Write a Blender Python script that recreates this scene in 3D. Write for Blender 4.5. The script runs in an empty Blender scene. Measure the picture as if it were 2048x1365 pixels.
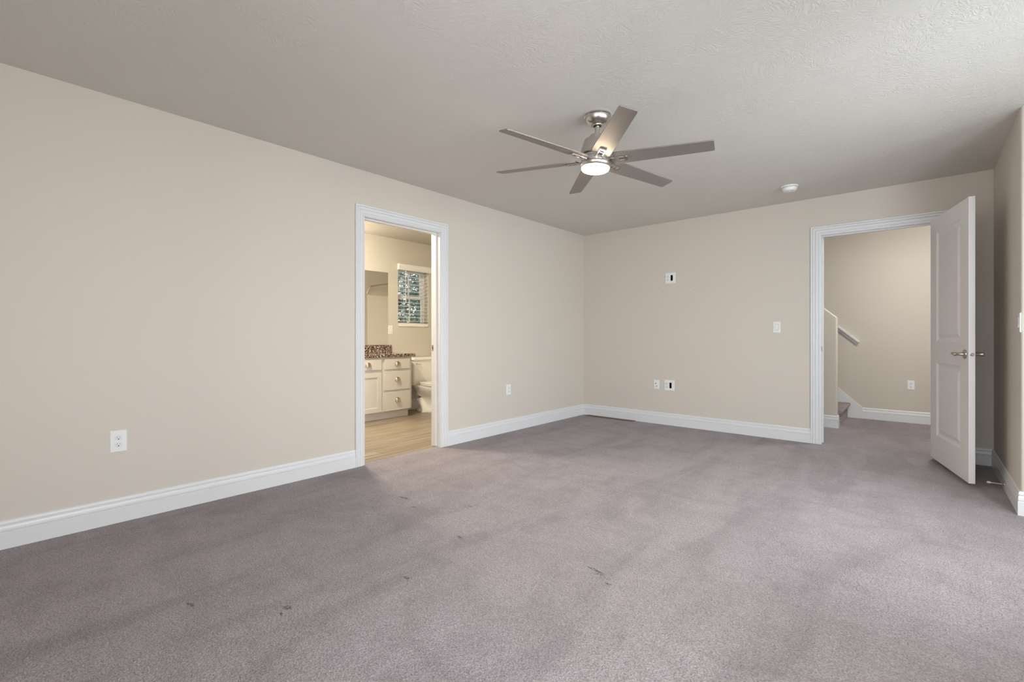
import bpy, math, random
from mathutils import Vector, Matrix

random.seed(7)
C = bpy.context.scene.collection
S = bpy.context.scene
PI = math.pi

# ------------------------------------------------------------------ camera
FPX, YAW, CX, CY, CZ, V0 = 942.71, 0.714736, 3.48374, -5.51303, 1.06990, 672.48
cam_d = bpy.data.cameras.new('camera')
cam = bpy.data.objects.new('camera', cam_d)
C.objects.link(cam)
cam.location = (CX, CY, CZ)
cam.rotation_euler = (PI / 2, 0, YAW)
cam_d.sensor_fit = 'HORIZONTAL'
cam_d.sensor_width = 36.0
cam_d.lens = FPX / 2048 * 36.0
cam_d.shift_y = -(682.5 - V0) / 2048
cam_d.clip_start = 0.02
S.camera = cam

# ------------------------------------------------------------------ world, light, exposure
S.view_settings.view_transform = 'Standard'
S.view_settings.look = 'None'
S.view_settings.gamma = 1.0
S.view_settings.exposure = 0.20
S.view_settings.use_curve_mapping = False
S.cycles.use_denoising = True
S.cycles.max_bounces = 9
S.cycles.diffuse_bounces = 7
S.cycles.sample_clamp_indirect = 6.0

W = bpy.data.worlds.new('overcast_sky')
S.world = W
W.use_nodes = True
bg = W.node_tree.nodes['Background']
bg.inputs[0].default_value = (0.90, 0.96, 1.0, 1)
SKY = bg.inputs[1]


SPREAD, DOWN = math.radians(125), .25
# window alcove on the right: a bay with a straight pane and a slanted pane
AX = 4.95                       # outer alcove wall plane
BAY = ((AX, -3.00), (4.35, -3.75))   # slanted bay wall
P_STRAIGHT, P_SLANT, P_SIDE, P_REAR = 21, 37, 37, 25
E_VANITY, E_HALL, E_FAN, E_BATH, E_SKY = 78, 118, 55, 275, 1.8
SKY.default_value = E_SKY


def window_light(name, centre, outward, sx, sy, power, color):
    d = bpy.data.lights.new(name, 'AREA')
    d.shape = 'RECTANGLE'
    d.size, d.size_y = sx, sy
    d.energy = power
    d.color = color
    d.spread = SPREAD
    o = bpy.data.objects.new(name, d)
    C.objects.link(o)
    v = Vector((outward[0], outward[1], 0)).normalized()
    o.location = Vector(centre) + v * .18
    o.rotation_euler = (-v - Vector((0, 0, DOWN))).to_track_quat('-Z', 'Y').to_euler()   # sky light comes in slightly downwards
    return o


# daylight entering the two bay panes (each light sits just outside its pane)
window_light('daylight_straight_pane', (AX, -2.30, 1.38), (1, 0), 1.0, 1.42, P_STRAIGHT, (0.86, 0.94, 1.0))
window_light('daylight_slanted_pane', ((AX + 4.35) / 2, -3.375, 1.38), (.75, -.60), .76, 1.42, P_SLANT, (0.86, 0.94, 1.0))
# fill light from added, unseen windows beside and behind the camera
window_light('added_fill_side_window', (4.35, -4.80, 1.38), (1, 0), 1.4, 1.42, P_SIDE, (0.93, 0.97, 1.0))
window_light('added_fill_rear_window', (3.30, -5.97, 1.38), (0, -1), 1.9, 1.42, P_REAR, (0.95, 0.98, 1.0))


# ------------------------------------------------------------------ materials
def mat(name, color=(.8, .8, .8), rough=.5, metal=0.0, spec=.5):
    m = bpy.data.materials.new(name)
    m.use_nodes = True
    b = m.node_tree.nodes['Principled BSDF']
    b.inputs['Base Color'].default_value = (*color, 1)
    b.inputs['Roughness'].default_value = rough
    b.inputs['Metallic'].default_value = metal
    b.inputs['Specular IOR Level'].default_value = spec
    return m


def N(m, t, **kw):
    n = m.node_tree.nodes.new(t)
    for k, v in kw.items():
        setattr(n, k, v)
    return n


def L(m, a, b):
    m.node_tree.links.new(a, b)


def bsdf(m):
    return m.node_tree.nodes['Principled BSDF']


def coords(m, scale=(1, 1, 1), rot=(0, 0, 0), loc=(0, 0, 0)):
    tc = N(m, 'ShaderNodeTexCoord')
    mp = N(m, 'ShaderNodeMapping')
    mp.inputs['Scale'].default_value = scale
    mp.inputs['Rotation'].default_value = rot
    mp.inputs['Location'].default_value = loc
    L(m, tc.outputs['Object'], mp.inputs['Vector'])
    return mp.outputs['Vector']


def noise(m, vec, scale, detail=2.0, rough=.5, dist=0.0):
    n = N(m, 'ShaderNodeTexNoise')
    n.inputs['Scale'].default_value = scale
    n.inputs['Detail'].default_value = detail
    n.inputs['Roughness'].default_value = rough
    n.inputs['Distortion'].default_value = dist
    L(m, vec, n.inputs['Vector'])
    return n.outputs['Fac']


def ramp(m, fac, stops):
    r = N(m, 'ShaderNodeValToRGB')
    e = r.color_ramp.elements
    while len(e) < len(stops):
        e.new(.5)
    for i, (p, c) in enumerate(stops):
        e[i].position = p
        e[i].color = (*c, 1) if len(c) == 3 else c
    L(m, fac, r.inputs['Fac'])
    return r.outputs['Color']


def bump(m, h, strength, dist, normal=None):
    b = N(m, 'ShaderNodeBump')
    b.inputs['Strength'].default_value = strength
    b.inputs['Distance'].default_value = dist
    L(m, h, b.inputs['Height'])
    if normal is not None:
        L(m, normal, b.inputs['Normal'])
    return b.outputs['Normal']


def math_(m, op, a, b=None):
    n = N(m, 'ShaderNodeMath', operation=op)
    for i, x in enumerate((a, b)):
        if x is None:
            continue
        if isinstance(x, (int, float)):
            n.inputs[i].default_value = x
        else:
            L(m, x, n.inputs[i])
    return n.outputs[0]


def mixc(m, fac, a, b, mode='MIX'):
    n = N(m, 'ShaderNodeMix', data_type='RGBA', blend_type=mode)
    for s, x in ((n.inputs[0], fac), (n.inputs[6], a), (n.inputs[7], b)):
        if isinstance(x, (int, float)):
            s.default_value = x
        elif isinstance(x, tuple):
            s.default_value = (*x, 1)
        else:
            L(m, x, s)
    return n.outputs[2]


def paint(name, color, rough=.55, sc=140, st=.12):
    m = mat(name, color, rough, 0, .3)
    v = coords(m)
    f = noise(m, v, sc, 3, .6)
    L(m, bump(m, f, st, .0015), bsdf(m).inputs['Normal'])
    return m


WALLC = (.625, .573, .507)
M_wall = paint('beige_wall_paint', WALLC)
M_bathwall = paint('tan_bathroom_paint', (.60, .575, .515))
M_hallwall = paint('tan_hall_paint', (.60, .545, .475))
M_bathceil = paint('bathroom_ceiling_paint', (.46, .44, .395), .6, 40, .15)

M_hallceil = paint('hall_ceiling_paint', (.66, .63, .56), .6, 40, .15)

# knock-down / skip-trowel ceiling
M_ceil = mat('trowelled_ceiling_paint', (.675, .655, .615), .6, 0, .25)
v = coords(M_ceil)
sw = noise(M_ceil, v, 3.0, 2, .6, 0)
wob = N(M_ceil, 'ShaderNodeTexNoise')
wob.inputs['Scale'].default_value = 3.2
wob.inputs['Detail'].default_value = 2
L(M_ceil, v, wob.inputs['Vector'])
wsc = N(M_ceil, 'ShaderNodeVectorMath', operation='SCALE')
wsc.inputs['Scale'].default_value = .55
L(M_ceil, wob.outputs['Color'], wsc.inputs[0])
wad = N(M_ceil, 'ShaderNodeVectorMath', operation='ADD')
L(M_ceil, v, wad.inputs[0])
L(M_ceil, wsc.outputs[0], wad.inputs[1])
a1 = noise(M_ceil, wad.outputs[0], 46, 3, .6, .9)
a2 = noise(M_ceil, v, 70, 2, .5, 1.0)
h = math_(M_ceil, 'ADD', ramp(M_ceil, a1, [(.44, (0, 0, 0)), (.56, (1, 1, 1))]),
          math_(M_ceil, 'MULTIPLY', a2, .45))
pm = ramp(M_ceil, sw, [(.36, (.30, .30, .30)), (.60, (1, 1, 1))])
h = math_(M_ceil, 'MULTIPLY', h, pm)
L(M_ceil, bump(M_ceil, h, .36, .0036), bsdf(M_ceil).inputs['Normal'])

M_trim = mat('white_trim_paint', (.72, .72, .735), .32, 0, .5)
M_door = mat('white_door_paint', (.77, .76, .76), .38, 0, .5)
M_plate = mat('white_plastic_plate', (.80, .80, .79), .3)
M_recept = mat('white_receptacle_plastic', (.74, .74, .76), .28)
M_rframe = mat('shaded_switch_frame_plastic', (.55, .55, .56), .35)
M_black = mat('black_void', (.004, .004, .004), .9, 0, 0)
M_dark = mat('dark_slot', (.02, .02, .022), .6)
M_grey = mat('grey_slot', (.22, .22, .23), .5)
M_metal_screw = mat('screw_metal', (.40, .39, .38), .4, .8)
M_nickel = mat('brushed_nickel', (.60, .57, .53), .26, 1.0)
v = coords(M_nickel, (1, 1, 60))
L(M_nickel, bump(M_nickel, noise(M_nickel, v, 30, 2), .06, .0006), bsdf(M_nickel).inputs['Normal'])
M_nickel2 = mat('satin_nickel_hardware', (.50, .43, .37), .28, 1.0)
M_blade = mat('satin_silver_blade', (.29, .265, .245), .42, .45)
M_brass = mat('warm_bronze_pull', (.50, .39, .28), .28, 1.0)
M_vanity = mat('cream_cabinet_paint', (.62, .605, .57), .4)
M_china = mat('white_china', (.83, .82, .79), .10, 0, .6)
M_seat = mat('white_toilet_seat', (.80, .79, .76), .22)
M_tub = mat('white_acrylic', (.82, .79, .74), .2)
M_blind = mat('white_blind_slat', (.84, .84, .84), .4)
M_vinyl = mat('white_vinyl_window', (.80, .80, .80), .35)
M_rubber = mat('white_rubber', (.78, .76, .72), .6)
M_pin = mat('brass_door_stop', (.62, .50, .36), .3, 1.0)
M_mirror = mat('mirror_silver', (.92, .92, .91), .012, 1.0)
M_anchor = mat('filled_screw_hole', (.30, .25, .22), .8)
M_chrome = mat('chrome', (.75, .74, .72), .12, 1.0)


def emis(name, color, strength, base=(.9, .9, .9)):
    m = mat(name, base, .4)
    b = bsdf(m)
    b.inputs['Emission Color'].default_value = (*color, 1)
    b.inputs['Emission Strength'].default_value = strength
    return m


M_lens = emis('lit_fan_diffuser', (1.0, .80, .56), E_FAN)
M_shade = emis('lit_vanity_glass', (1.0, .87, .68), E_VANITY)
M_hallglobe = emis('lit_hall_diffuser', (1.0, .985, .95), E_HALL)
M_bathfill = emis('added_bathroom_lamp_diffuser', (1.0, .87, .68), E_BATH)  # glow of the added, unseen bathroom ceiling lamp

# window glass that lets light straight through with a faint reflection
M_glass = bpy.data.materials.new('window_glass')
M_glass.use_nodes = True
nt = M_glass.node_tree
nt.nodes.clear()
out = nt.nodes.new('ShaderNodeOutputMaterial')
mx = nt.nodes.new('ShaderNodeMixShader')
tr = nt.nodes.new('ShaderNodeBsdfTransparent')
gl = nt.nodes.new('ShaderNodeBsdfGlossy')
fr = nt.nodes.new('ShaderNodeFresnel')
gl.inputs['Roughness'].default_value = .02
fr.inputs['IOR'].default_value = 1.3
nt.links.new(fr.outputs[0], mx.inputs[0])
nt.links.new(tr.outputs[0], mx.inputs[1])
nt.links.new(gl.outputs[0], mx.inputs[2])
nt.links.new(mx.outputs[0], out.inputs[0])

# granite counter
M_granite = mat('speckled_brown_granite', (.3, .25, .22), .09)
v = coords(M_granite)
vo = N(M_granite, 'ShaderNodeTexVoronoi')
vo.inputs['Scale'].default_value = 95
L(M_granite, v, vo.inputs['Vector'])
sep = N(M_granite, 'ShaderNodeSeparateColor')
L(M_granite, vo.outputs['Color'], sep.inputs[0])
gc = ramp(M_granite, sep.outputs[0], [(0, (.025, .018, .016)), (.30, (.07, .045, .038)), (.46, (.24, .16, .13)), (.70, (.42, .32, .27)), (.9, (.62, .54, .48))])
M_granite.node_tree.nodes[-1].color_ramp.interpolation = 'CONSTANT'
L(M_granite, gc, bsdf(M_granite).inputs['Base Color'])

# plank flooring in the bathroom, boards along y
M_plank = mat('light_oak_vinyl_plank', (.5, .4, .3), .38, 0, .4)
v = coords(M_plank, (1, 1, 1), (0, 0, PI / 2))
br = N(M_plank, 'ShaderNodeTexBrick')
br.inputs['Scale'].default_value = 1.0
br.inputs['Brick Width'].default_value = 1.22
br.inputs['Row Height'].default_value = .18
br.inputs['Mortar Size'].default_value = .0012
br.inputs['Color1'].default_value = (.315, .262, .198, 1)
br.inputs['Color2'].default_value = (.255, .207, .152, 1)
br.inputs['Mortar'].default_value = (.24, .17, .11, 1)
L(M_plank, v, br.inputs['Vector'])
g = noise(M_plank, coords(M_plank, (26, 1.1, 1)), 1.0, 4, .6, .4)
gcol = ramp(M_plank, g, [(.34, (.58, .54, .52)), (.52, (1, 1, 1)), (.68, (1.22, 1.22, 1.22))])
L(M_plank, mixc(M_plank, 1.0, br.outputs['Color'], gcol, 'MULTIPLY'), bsdf(M_plank).inputs['Base Color'])

# cut-pile carpet
CARPET_MARKS = [(.91, -3.625, .050, .010, .1), (1.64, -3.80, .030, .010, -.4), (1.774, -4.24, .020, .013, 0),
                (1.606, -4.685, .024, .016, .5), (2.368, -3.633, .062, .010, -.17), (2.47, -3.70, .018, .007, 0),
                (1.096, -3.686, .022, .008, .6), (1.356, -3.449, .018, .008, 0), (2.962, -.898, .012, .010, 0),
                (2.40, -3.655, .022, .006, .3), (1.63, -4.72, .014, .008, 0), (1.29, -4.93, .028, .008, .2)]


def carpet(name, base, marks=True):
    m = mat(name, base, 1.0, 0, .05)
    b = bsdf(m)
    b.inputs['Sheen Weight'].default_value = .25
    b.inputs['Sheen Roughness'].default_value = .6
    P_ = coords(m)
    vo = N(m, 'ShaderNodeTexVoronoi')
    vo.inputs['Scale'].default_value = 150
    wv = N(m, 'ShaderNodeVectorMath', operation='ADD')
    nz = N(m, 'ShaderNodeTexNoise')
    nz.inputs['Scale'].default_value = 60
    L(m, P_, nz.inputs['Vector'])
    sc = N(m, 'ShaderNodeVectorMath', operation='SCALE')
    sc.inputs['Scale'].default_value = .012
    L(m, nz.outputs['Color'], sc.inputs[0])
    L(m, P_, wv.inputs[0])
    L(m, sc.outputs[0], wv.inputs[1])
    L(m, wv.outputs[0], vo.inputs['Vector'])
    sepc = N(m, 'ShaderNodeSeparateColor')
    L(m, vo.outputs['Color'], sepc.inputs[0])
    grain = noise(m, P_, 175, 3, .7)
    g1 = ramp(m, sepc.outputs[0], [(0, (.80, .80, .80)), (1, (1.14, 1.14, 1.14))])
    g2 = ramp(m, grain, [(.30, (.42, .40, .41)), (.48, (.97, .97, .97)), (.70, (1.36, 1.36, 1.36))])
    c = mixc(m, 1.0, (*base,), g1, 'MULTIPLY')
    c = mixc(m, 1.0, c, g2, 'MULTIPLY')
    # brushed pile: nap lying in different directions, long strokes along the room
    nap = noise(m, coords(m, (2.3, .55, 1), (0, 0, .12)), 1.5, 3, .55, .8)
    n1 = ramp(m, nap, [(.37, (.84, .83, .84)), (.49, (1, 1, 1)), (.64, (1.10, 1.10, 1.11))])
    c = mixc(m, .85, c, mixc(m, 1.0, c, n1, 'MULTIPLY'))
    pat = noise(m, coords(m, (1.2, 2.1, 1), (0, 0, .7), (3, 1, 0)), 2.3, 3, .6, 1.0)
    n2 = ramp(m, pat, [(.36, (.86, .85, .85)), (.52, (1, 1, 1)), (.68, (1.06, 1.06, 1.07))])
    c = mixc(m, .7, c, mixc(m, 1.0, c, n2, 'MULTIPLY'))
    hgt = math_(m, 'ADD', grain, math_(m, 'MULTIPLY', vo.outputs['Distance'], .8))
    if marks:
        tc = N(m, 'ShaderNodeTexCoord')
        total = None
        for (x, y, ln, wd, an) in CARPET_MARKS:
            mp = N(m, 'ShaderNodeMapping', vector_type='TEXTURE')
            mp.inputs['Location'].default_value = (x, y, 0)
            mp.inputs['Rotation'].default_value = (0, 0, an)
            mp.inputs['Scale'].default_value = (ln, wd, 1)
            L(m, wv.outputs[0], mp.inputs['Vector'])
            ln_ = N(m, 'ShaderNodeVectorMath', operation='LENGTH')
            L(m, mp.outputs[0], ln_.inputs[0])
            r_ = math_(m, 'SUBTRACT', 1.0, ln_.outputs['Value'])
            r_ = math_(m, 'MAXIMUM', r_, 0.0)
            total = r_ if total is None else math_(m, 'MAXIMUM', total, r_)
        tt = math_(m, 'MULTIPLY', total, ramp(m, noise(m, P_, 95, 2, .6), [(.44, (0, 0, 0)), (.52, (3, 3, 3))]))
        tt = math_(m, 'MINIMUM', tt, 1.0)
        c = mixc(m, tt, c, mixc(m, 1.0, c, (.30, .28, .28), 'MULTIPLY'))
        hgt = math_(m, 'SUBTRACT', hgt, tt)
    L(m, c, b.inputs['Base Color'])
    L(m, bump(m, hgt, .9, .007), b.inputs['Normal'])
    return m


CARPC = (.328, .286, .298)
M_carpet = carpet('mauve_grey_carpet', CARPC)
M_stair = carpet('mauve_grey_stair_carpet', (.36, .30, .285), False)
M_regi = mat('brown_metal_register', (.19, .12, .075), .45, .3)
M_leaf = mat('green_leaf', (.10, .16, .08), .5)
v = coords(M_leaf)
L(M_leaf, ramp(M_leaf, noise(M_leaf, v, 1.7, 2), [(.38, (.085, .14, .13)), (.56, (.19, .26, .23)), (.74, (.45, .52, .36))]), bsdf(M_leaf).inputs['Base Color'])
M_bark = mat('grey_brown_bark', (.12, .09, .07), .9)
M_grass = mat('lawn_green', (.10, .16, .06), .9)


# ------------------------------------------------------------------ mesh helpers
class MB:
    def __init__(s):
        s.v, s.f = [], []

    def add(s, vs, fs):
        o = len(s.v)
        s.v += [tuple(x) for x in vs]
        s.f += [tuple(i + o for i in f) for f in fs]
        return s

    def box(s, x0, x1, y0, y1, z0, z1):
        return s.add([(x0, y0, z0), (x1, y0, z0), (x1, y1, z0), (x0, y1, z0), (x0, y0, z1), (x1, y0, z1), (x1, y1, z1), (x0, y1, z1)],
                     [(0, 3, 2, 1), (4, 5, 6, 7), (0, 1, 5, 4), (1, 2, 6, 5), (2, 3, 7, 6), (3, 0, 4, 7)])

    def prism(s, poly, fn0, fn1):
        """poly: list of 2D points; fn0/fn1 map (a,b)->xyz for the two end faces"""
        n = len(poly)
        vs = [fn0(*p) for p in poly] + [fn1(*p) for p in poly]
        fs = [tuple(range(n - 1, -1, -1)), tuple(range(n, 2 * n))]
        fs += [(i, (i + 1) % n, n + (i + 1) % n, n + i) for i in range(n)]
        return s.add(vs, fs)

    def loft(s, rings, cap=True, closed=True):
        n = len(rings[0])
        vs = [p for r in rings for p in r]
        fs = []
        for k in range(len(rings) - 1):
            for i in range(n if closed else n - 1):
                j = (i + 1) % n
                fs.append((k * n + i, k * n + j, (k + 1) * n + j, (k + 1) * n + i))
        if cap:
            fs.append(tuple(range(n - 1, -1, -1)))
            fs.append(tuple((len(rings) - 1) * n + i for i in range(n)))
        return s.add(vs, fs)

    def lathe(s, prof, mtx=None, seg=40):
        """prof: (r,z) list, spun round local z"""
        rings = []
        for r, z in prof:
            ring = []
            for i in range(seg):
                a = 2 * PI * i / seg
                p = Vector((max(r, 1e-5) * math.cos(a), max(r, 1e-5) * math.sin(a), z))
                ring.append(mtx @ p if mtx else p)
            rings.append(ring)
        return s.loft(rings)

    def tube(s, pts, r, seg=12):
        pts = [Vector(p) for p in pts]
        rings = []
        up = Vector((0, 0, 1))
        for i, p in enumerate(pts):
            t = (pts[min(i + 1, len(pts) - 1)] - pts[max(i - 1, 0)]).normalized()
            u = up if abs(t.dot(up)) < .95 else Vector((1, 0, 0))
            a = t.cross(u).normalized()
            b = a.cross(t).normalized()
            rr = r[i] if isinstance(r, (list, tuple)) else r
            rings.append([p + rr * (math.cos(2 * PI * k / seg) * a + math.sin(2 * PI * k / seg) * b) for k in range(seg)])
        return s.loft(rings)

    def build(s, name, m, parent=None, bevel=0, world=False, smooth=True, seg=2, sharp=35):
        vs = s.v
        if world and parent is not None:
            o = wloc(parent)
            vs = [(a - o.x, b - o.y, c - o.z) for a, b, c in vs]
        me = bpy.data.meshes.new(name)
        me.from_pydata(vs, [], s.f)
        me.validate()
        import bmesh
        bm = bmesh.new()
        bm.from_mesh(me)
        bmesh.ops.recalc_face_normals(bm, faces=bm.faces)
        bm.to_mesh(me)
        bm.free()
        if smooth:
            me.shade_smooth()
            me.set_sharp_from_angle(angle=math.radians(sharp))
        ob = bpy.data.objects.new(name, me)
        C.objects.link(ob)
        me.materials.append(m)
        if parent is not None:
            ob.parent = parent
        if bevel:
            bv = ob.modifiers.new('edge_rounding', 'BEVEL')
            bv.width = bevel
            bv.segments = seg
            bv.limit_method = 'ANGLE'
            bv.angle_limit = math.radians(40)
            bv.harden_normals = False
        return ob


def wloc(o):
    p = Vector(o.location)
    while o.parent:
        o = o.parent
        p = p + Vector(o.location)
    return p


def tag(o, label, cat, group=None, kind=None):
    o['label'] = label
    o['category'] = cat
    if group:
        o['group'] = group
    if kind:
        o['kind'] = kind
    return o


def thing(name, label, cat, loc=(0, 0, 0), rotz=0, group=None, kind=None):
    o = bpy.data.objects.new(name, None)
    o.empty_display_size = .1
    C.objects.link(o)
    o.location = loc
    o.rotation_euler = (0, 0, rotz)
    return tag(o, label, cat, group, kind)


def struct(o, label, cat):
    return tag(o, label, cat, None, 'structure')


def wall_cells(mb, axis, p0, p1, a0, a1, z0, z1, holes=()):
    """wall slab between planes p0..p1 along axis ('x' or 'y' normal), running a0..a1, with rectangular holes (h0,h1,hz0,hz1)"""
    A = sorted({a0, a1, *[h[0] for h in holes], *[h[1] for h in holes]})
    Z = sorted({z0, z1, *[h[2] for h in holes], *[h[3] for h in holes]})
    A = [a for a in A if a0 <= a <= a1]
    Z = [z for z in Z if z0 <= z <= z1]
    ok = lambda i, j: 0 <= i < len(A) - 1 and 0 <= j < len(Z) - 1 and not any(
        h[0] < (A[i] + A[i + 1]) / 2 < h[1] and h[2] < (Z[j] + Z[j + 1]) / 2 < h[3] for h in holes)
    P = (lambda p, a, z: (p, a, z)) if axis == 'x' else (lambda p, a, z: (a, p, z))
    for i in range(len(A) - 1):
        for j in range(len(Z) - 1):
            if not ok(i, j):
                continue
            b0, b1, c0, c1 = A[i], A[i + 1], Z[j], Z[j + 1]
            for p in (p0, p1):
                mb.add([P(p, b0, c0), P(p, b1, c0), P(p, b1, c1), P(p, b0, c1)], [(0, 1, 2, 3)])
            for (di, dj, q) in ((-1, 0, ((b0, c0), (b0, c1))), (1, 0, ((b1, c0), (b1, c1))), (0, -1, ((b0, c0), (b1, c0))), (0, 1, ((b0, c1), (b1, c1)))):
                if not ok(i + di, j + dj):
                    (qa, qz), (ra, rz) = q
                    mb.add([P(p0, qa, qz), P(p1, qa, qz), P(p1, ra, rz), P(p0, ra, rz)], [(0, 1, 2, 3)])
    return mb


H = 2.44
# ------------------------------------------------------------------ room shell
RX = 3.934       # right wall plane
RY = -1.40       # where the right wall turns into the window alcove
YR = -5.97       # wall behind the camera
BX = -2.11       # far bathroom wall
HY = 2.085       # far hall wall

floor = MB()
floor.box(-.055, 5.2, YR - .12, HY + .1, -.08, 0)
struct(floor.build('floor', M_carpet), 'mauve grey cut pile carpet running through the bedroom and hall', 'floor')
fb = MB()
fb.box(BX - .1, -.055, -4.3, .0, -.08, -.003)
struct(fb.build('floor_bathroom', M_plank), 'light oak plank flooring beyond the bathroom doorway', 'floor')

struct(MB().box(-.06, 5.2, YR - .15, .06, H, H + .12).build('ceiling', M_ceil), 'trowel textured greige bedroom ceiling', 'ceiling')
struct(MB().box(BX - .16, -.06, -4.35, .06, H, H + .12).build('ceiling_bathroom', M_bathceil), 'cream bathroom ceiling seen through the doorway', 'ceiling')
hc = MB()
hc.box(2.2, 5.2, .06, HY + .12, H, H + .12)
hc.box(-.45, 2.2, .06, HY + .12, 5.0, 5.1)
hc.box(2.2, 2.3, .06, HY + .12, H + .12, 5.0)
struct(hc.build('ceiling_hall', M_hallceil), 'hall and stairwell ceiling past the open door', 'ceiling')

# bathroom doorway: jamb faces y -3.360 .. -2.556 ; bedroom doorway: x 2.742 .. 3.585
BD0, BD1, DT = -3.362, -2.552, 2.062
HD0, HD1 = 2.742, 3.585
JT = .019
struct(wall_cells(MB(), 'x', -.12, 0, YR - .12, 0, 0, H, [(BD0 - JT, BD1 + JT, 0, DT + JT)]).build('wall_left', M_wall),
       'long beige wall on the left with the bathroom doorway', 'wall')
struct(wall_cells(MB(), 'y', 0, .12, BX - .15, 4.15, 0, H, [(HD0 - JT, HD1 + JT, 0, DT + JT)]).build('wall_back', M_wall),
       'beige end wall facing the camera with the hall doorway', 'wall')
# right wall with a rounded outside corner into the window alcove
rr = .019
arc = [(RX + rr - rr * math.cos(t), RY + rr - rr * math.sin(t)) for t in [i * PI / 2 / 8 for i in range(9)]]
poly = [(RX, 0)] + arc + [(AX + .14, RY), (AX + .14, RY + .13), (RX + .13, RY + .13), (RX + .13, 0)]
struct(MB().prism(poly, lambda a, b: (a, b, 0), lambda a, b: (a, b, H)).build('wall_right', M_wall),
       'narrow beige wall at the right behind the open door', 'wall')


def slab_wall(name, p, q, holes, label, ext0=0, ext1=0):
    """wall whose room face runs p->q with the outside on its left-hand side (local +y)"""
    d = Vector(q) - Vector(p)
    o = wall_cells(MB(), 'y', 0, .14, -ext0, d.length + ext1, 0, H, holes).build(name, M_wall)
    o.location = (p[0], p[1], 0)
    o.rotation_euler = (0, 0, math.atan2(d.y, d.x))
    return struct(o, label, 'wall')


slab_wall('wall_window', (AX, RY), BAY[0], [(.40, 1.40, .66, 2.10)], 'beige outer wall of the window alcove outside the picture', 0, .05)
slab_wall('wall_bay', BAY[0], BAY[1], [(.10, .86, .66, 2.10)], 'slanted beige wall of the window alcove', 0, .06)
slab_wall('wall_side', BAY[1], (BAY[1][0], YR), [(.35, 1.75, .66, 2.10)], 'beige wall to the right of the camera')
struct(wall_cells(MB(), 'y', YR - .12, YR, 0, 4.5, 0, H, [(2.35, 4.25, .66, 2.10)]).build('wall_rear', M_wall), 'beige wall behind the camera', 'wall')
struct(wall_cells(MB(), 'x', BX - .15, BX, -4.3, 0, 0, H, [(-1.528, -.985, 1.20, 2.075)]).build('wall_bathroom_far', M_bathwall),
       'tan far wall of the bathroom with mirror and window', 'wall')
struct(MB().box(BX, -.12, -4.3, -4.2, 0, H).build('wall_bathroom_side', M_bathwall), 'tan side wall of the bathroom', 'wall')
# painted liners give the bathroom side of shared walls its own tan colour
ln = wall_cells(MB(), 'x', -.128, -.1205, -4.2, -.01, 0, H, [(BD0 - JT, BD1 + JT, 0, DT + JT)])
struct(ln.build('wall_bathroom_near', M_bathwall), 'tan bathroom face of the wall shared with the bedroom', 'wall')
struct(MB().box(BX, -.128, -.009, -.0005, 0, H).build('wall_bathroom_end', M_bathwall), 'tan bathroom end wall beyond the bathtub', 'wall')
struct(MB().box(-.4, 5.2, HY, HY + .12, 0, 5.0).build('wall_hall_far', M_hallwall), 'tan hall wall seen through the open bedroom door', 'wall')
struct(MB().box(5.1, 5.2, .12, HY, 0, H).build('wall_hall_right', M_hallwall), 'tan end wall of the hall', 'wall')
struct(MB().box(-.45, -.35, .12, HY, 0, 5.0).build('wall_hall_left', M_hallwall), 'tan wall at the head of the stairwell', 'wall')
struct(MB().box(-.4, 2.3, .06, .119, H + .12, 5.0).build('wall_hall_upper', M_hallwall), 'tan upper stairwell wall', 'wall')
# sloping half wall beside the stairs
PE, PY0, PY1, SL = 2.745, 1.085, 1.195, .92
pz = 1.285
px_top = PE - (H - pz) / SL
poly = [(-.3, 0), (PE, 0), (PE, pz), (px_top, H), (-.3, H)]
pw = MB().prism(poly, lambda a, b: (a, PY0, b), lambda a, b: (a, PY1, b))
struct(pw.build('wall_stair', M_hallwall, bevel=.009, seg=4), 'tan half wall with sloping top beside the stairs', 'wall')

# ------------------------------------------------------------------ baseboards
BPROF = [(0, 0), (.0145, 0), (.0145, .0825), (.0085, .0860), (.0130, .0895), (.0130, .111), (.0105, .1160), (.0055, .1190),
         (.0055, .1205), (.0110, .1230), (.0110, .132), (.0085, .139), (.004, .1425), (0, .1425)]


def baseboard(name, p0, p1, n, m0, m1, label):
    """run from p0 to p1 (xy); n: unit normal into the room; m0/m1: mitre (-1 inside corner, 1 outside corner, 0 square)"""
    p0, p1, n = Vector(p0), Vector(p1), Vector(n)
    d = (p1 - p0).normalized()

    def end(p, s):
        return lambda t, z: ((p + n * t + d * (s * t)).x, (p + n * t + d * (s * t)).y, z)
    o = MB().prism(BPROF, end(p0, -m0), end(p1, m1)).build(name, M_trim)
    return struct(o, label, 'baseboard')


CW = .083   # casing width
baseboard('baseboard_left', (0, YR), (0, BD0 - .007 - CW), (1, 0), -1, 0, 'white baseboard along the left wall nearest the camera')
baseboard('baseboard_left', (0, BD1 + .007 + CW), (0, 0), (1, 0), 0, -1, 'white baseboard between the bathroom doorway and the corner')
baseboard('baseboard_back', (0, 0), (HD0 - .007 - CW, 0), (0, -1), -1, 0, 'long white baseboard under the end wall')
baseboard('baseboard_back', (HD1 + .007 + CW, 0), (RX, 0), (0, -1), 0, -1, 'short white baseboard behind the open door')
baseboard('baseboard_right', (RX, 0), (RX, RY), (-1, 0), -1, 1, 'white baseboard along the narrow right wall')
baseboard('baseboard_alcove', (RX, RY), (AX, RY), (0, -1), 1, -1, 'white baseboard wrapping the right wall corner')
baseboard('baseboard_window', (AX, RY), BAY[0], (-1, 0), -1, 0, 'white baseboard under the alcove window')
baseboard('baseboard_bay', BAY[0], BAY[1], (-.781, .625), 0, 0, 'white baseboard under the slanted window')
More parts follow.
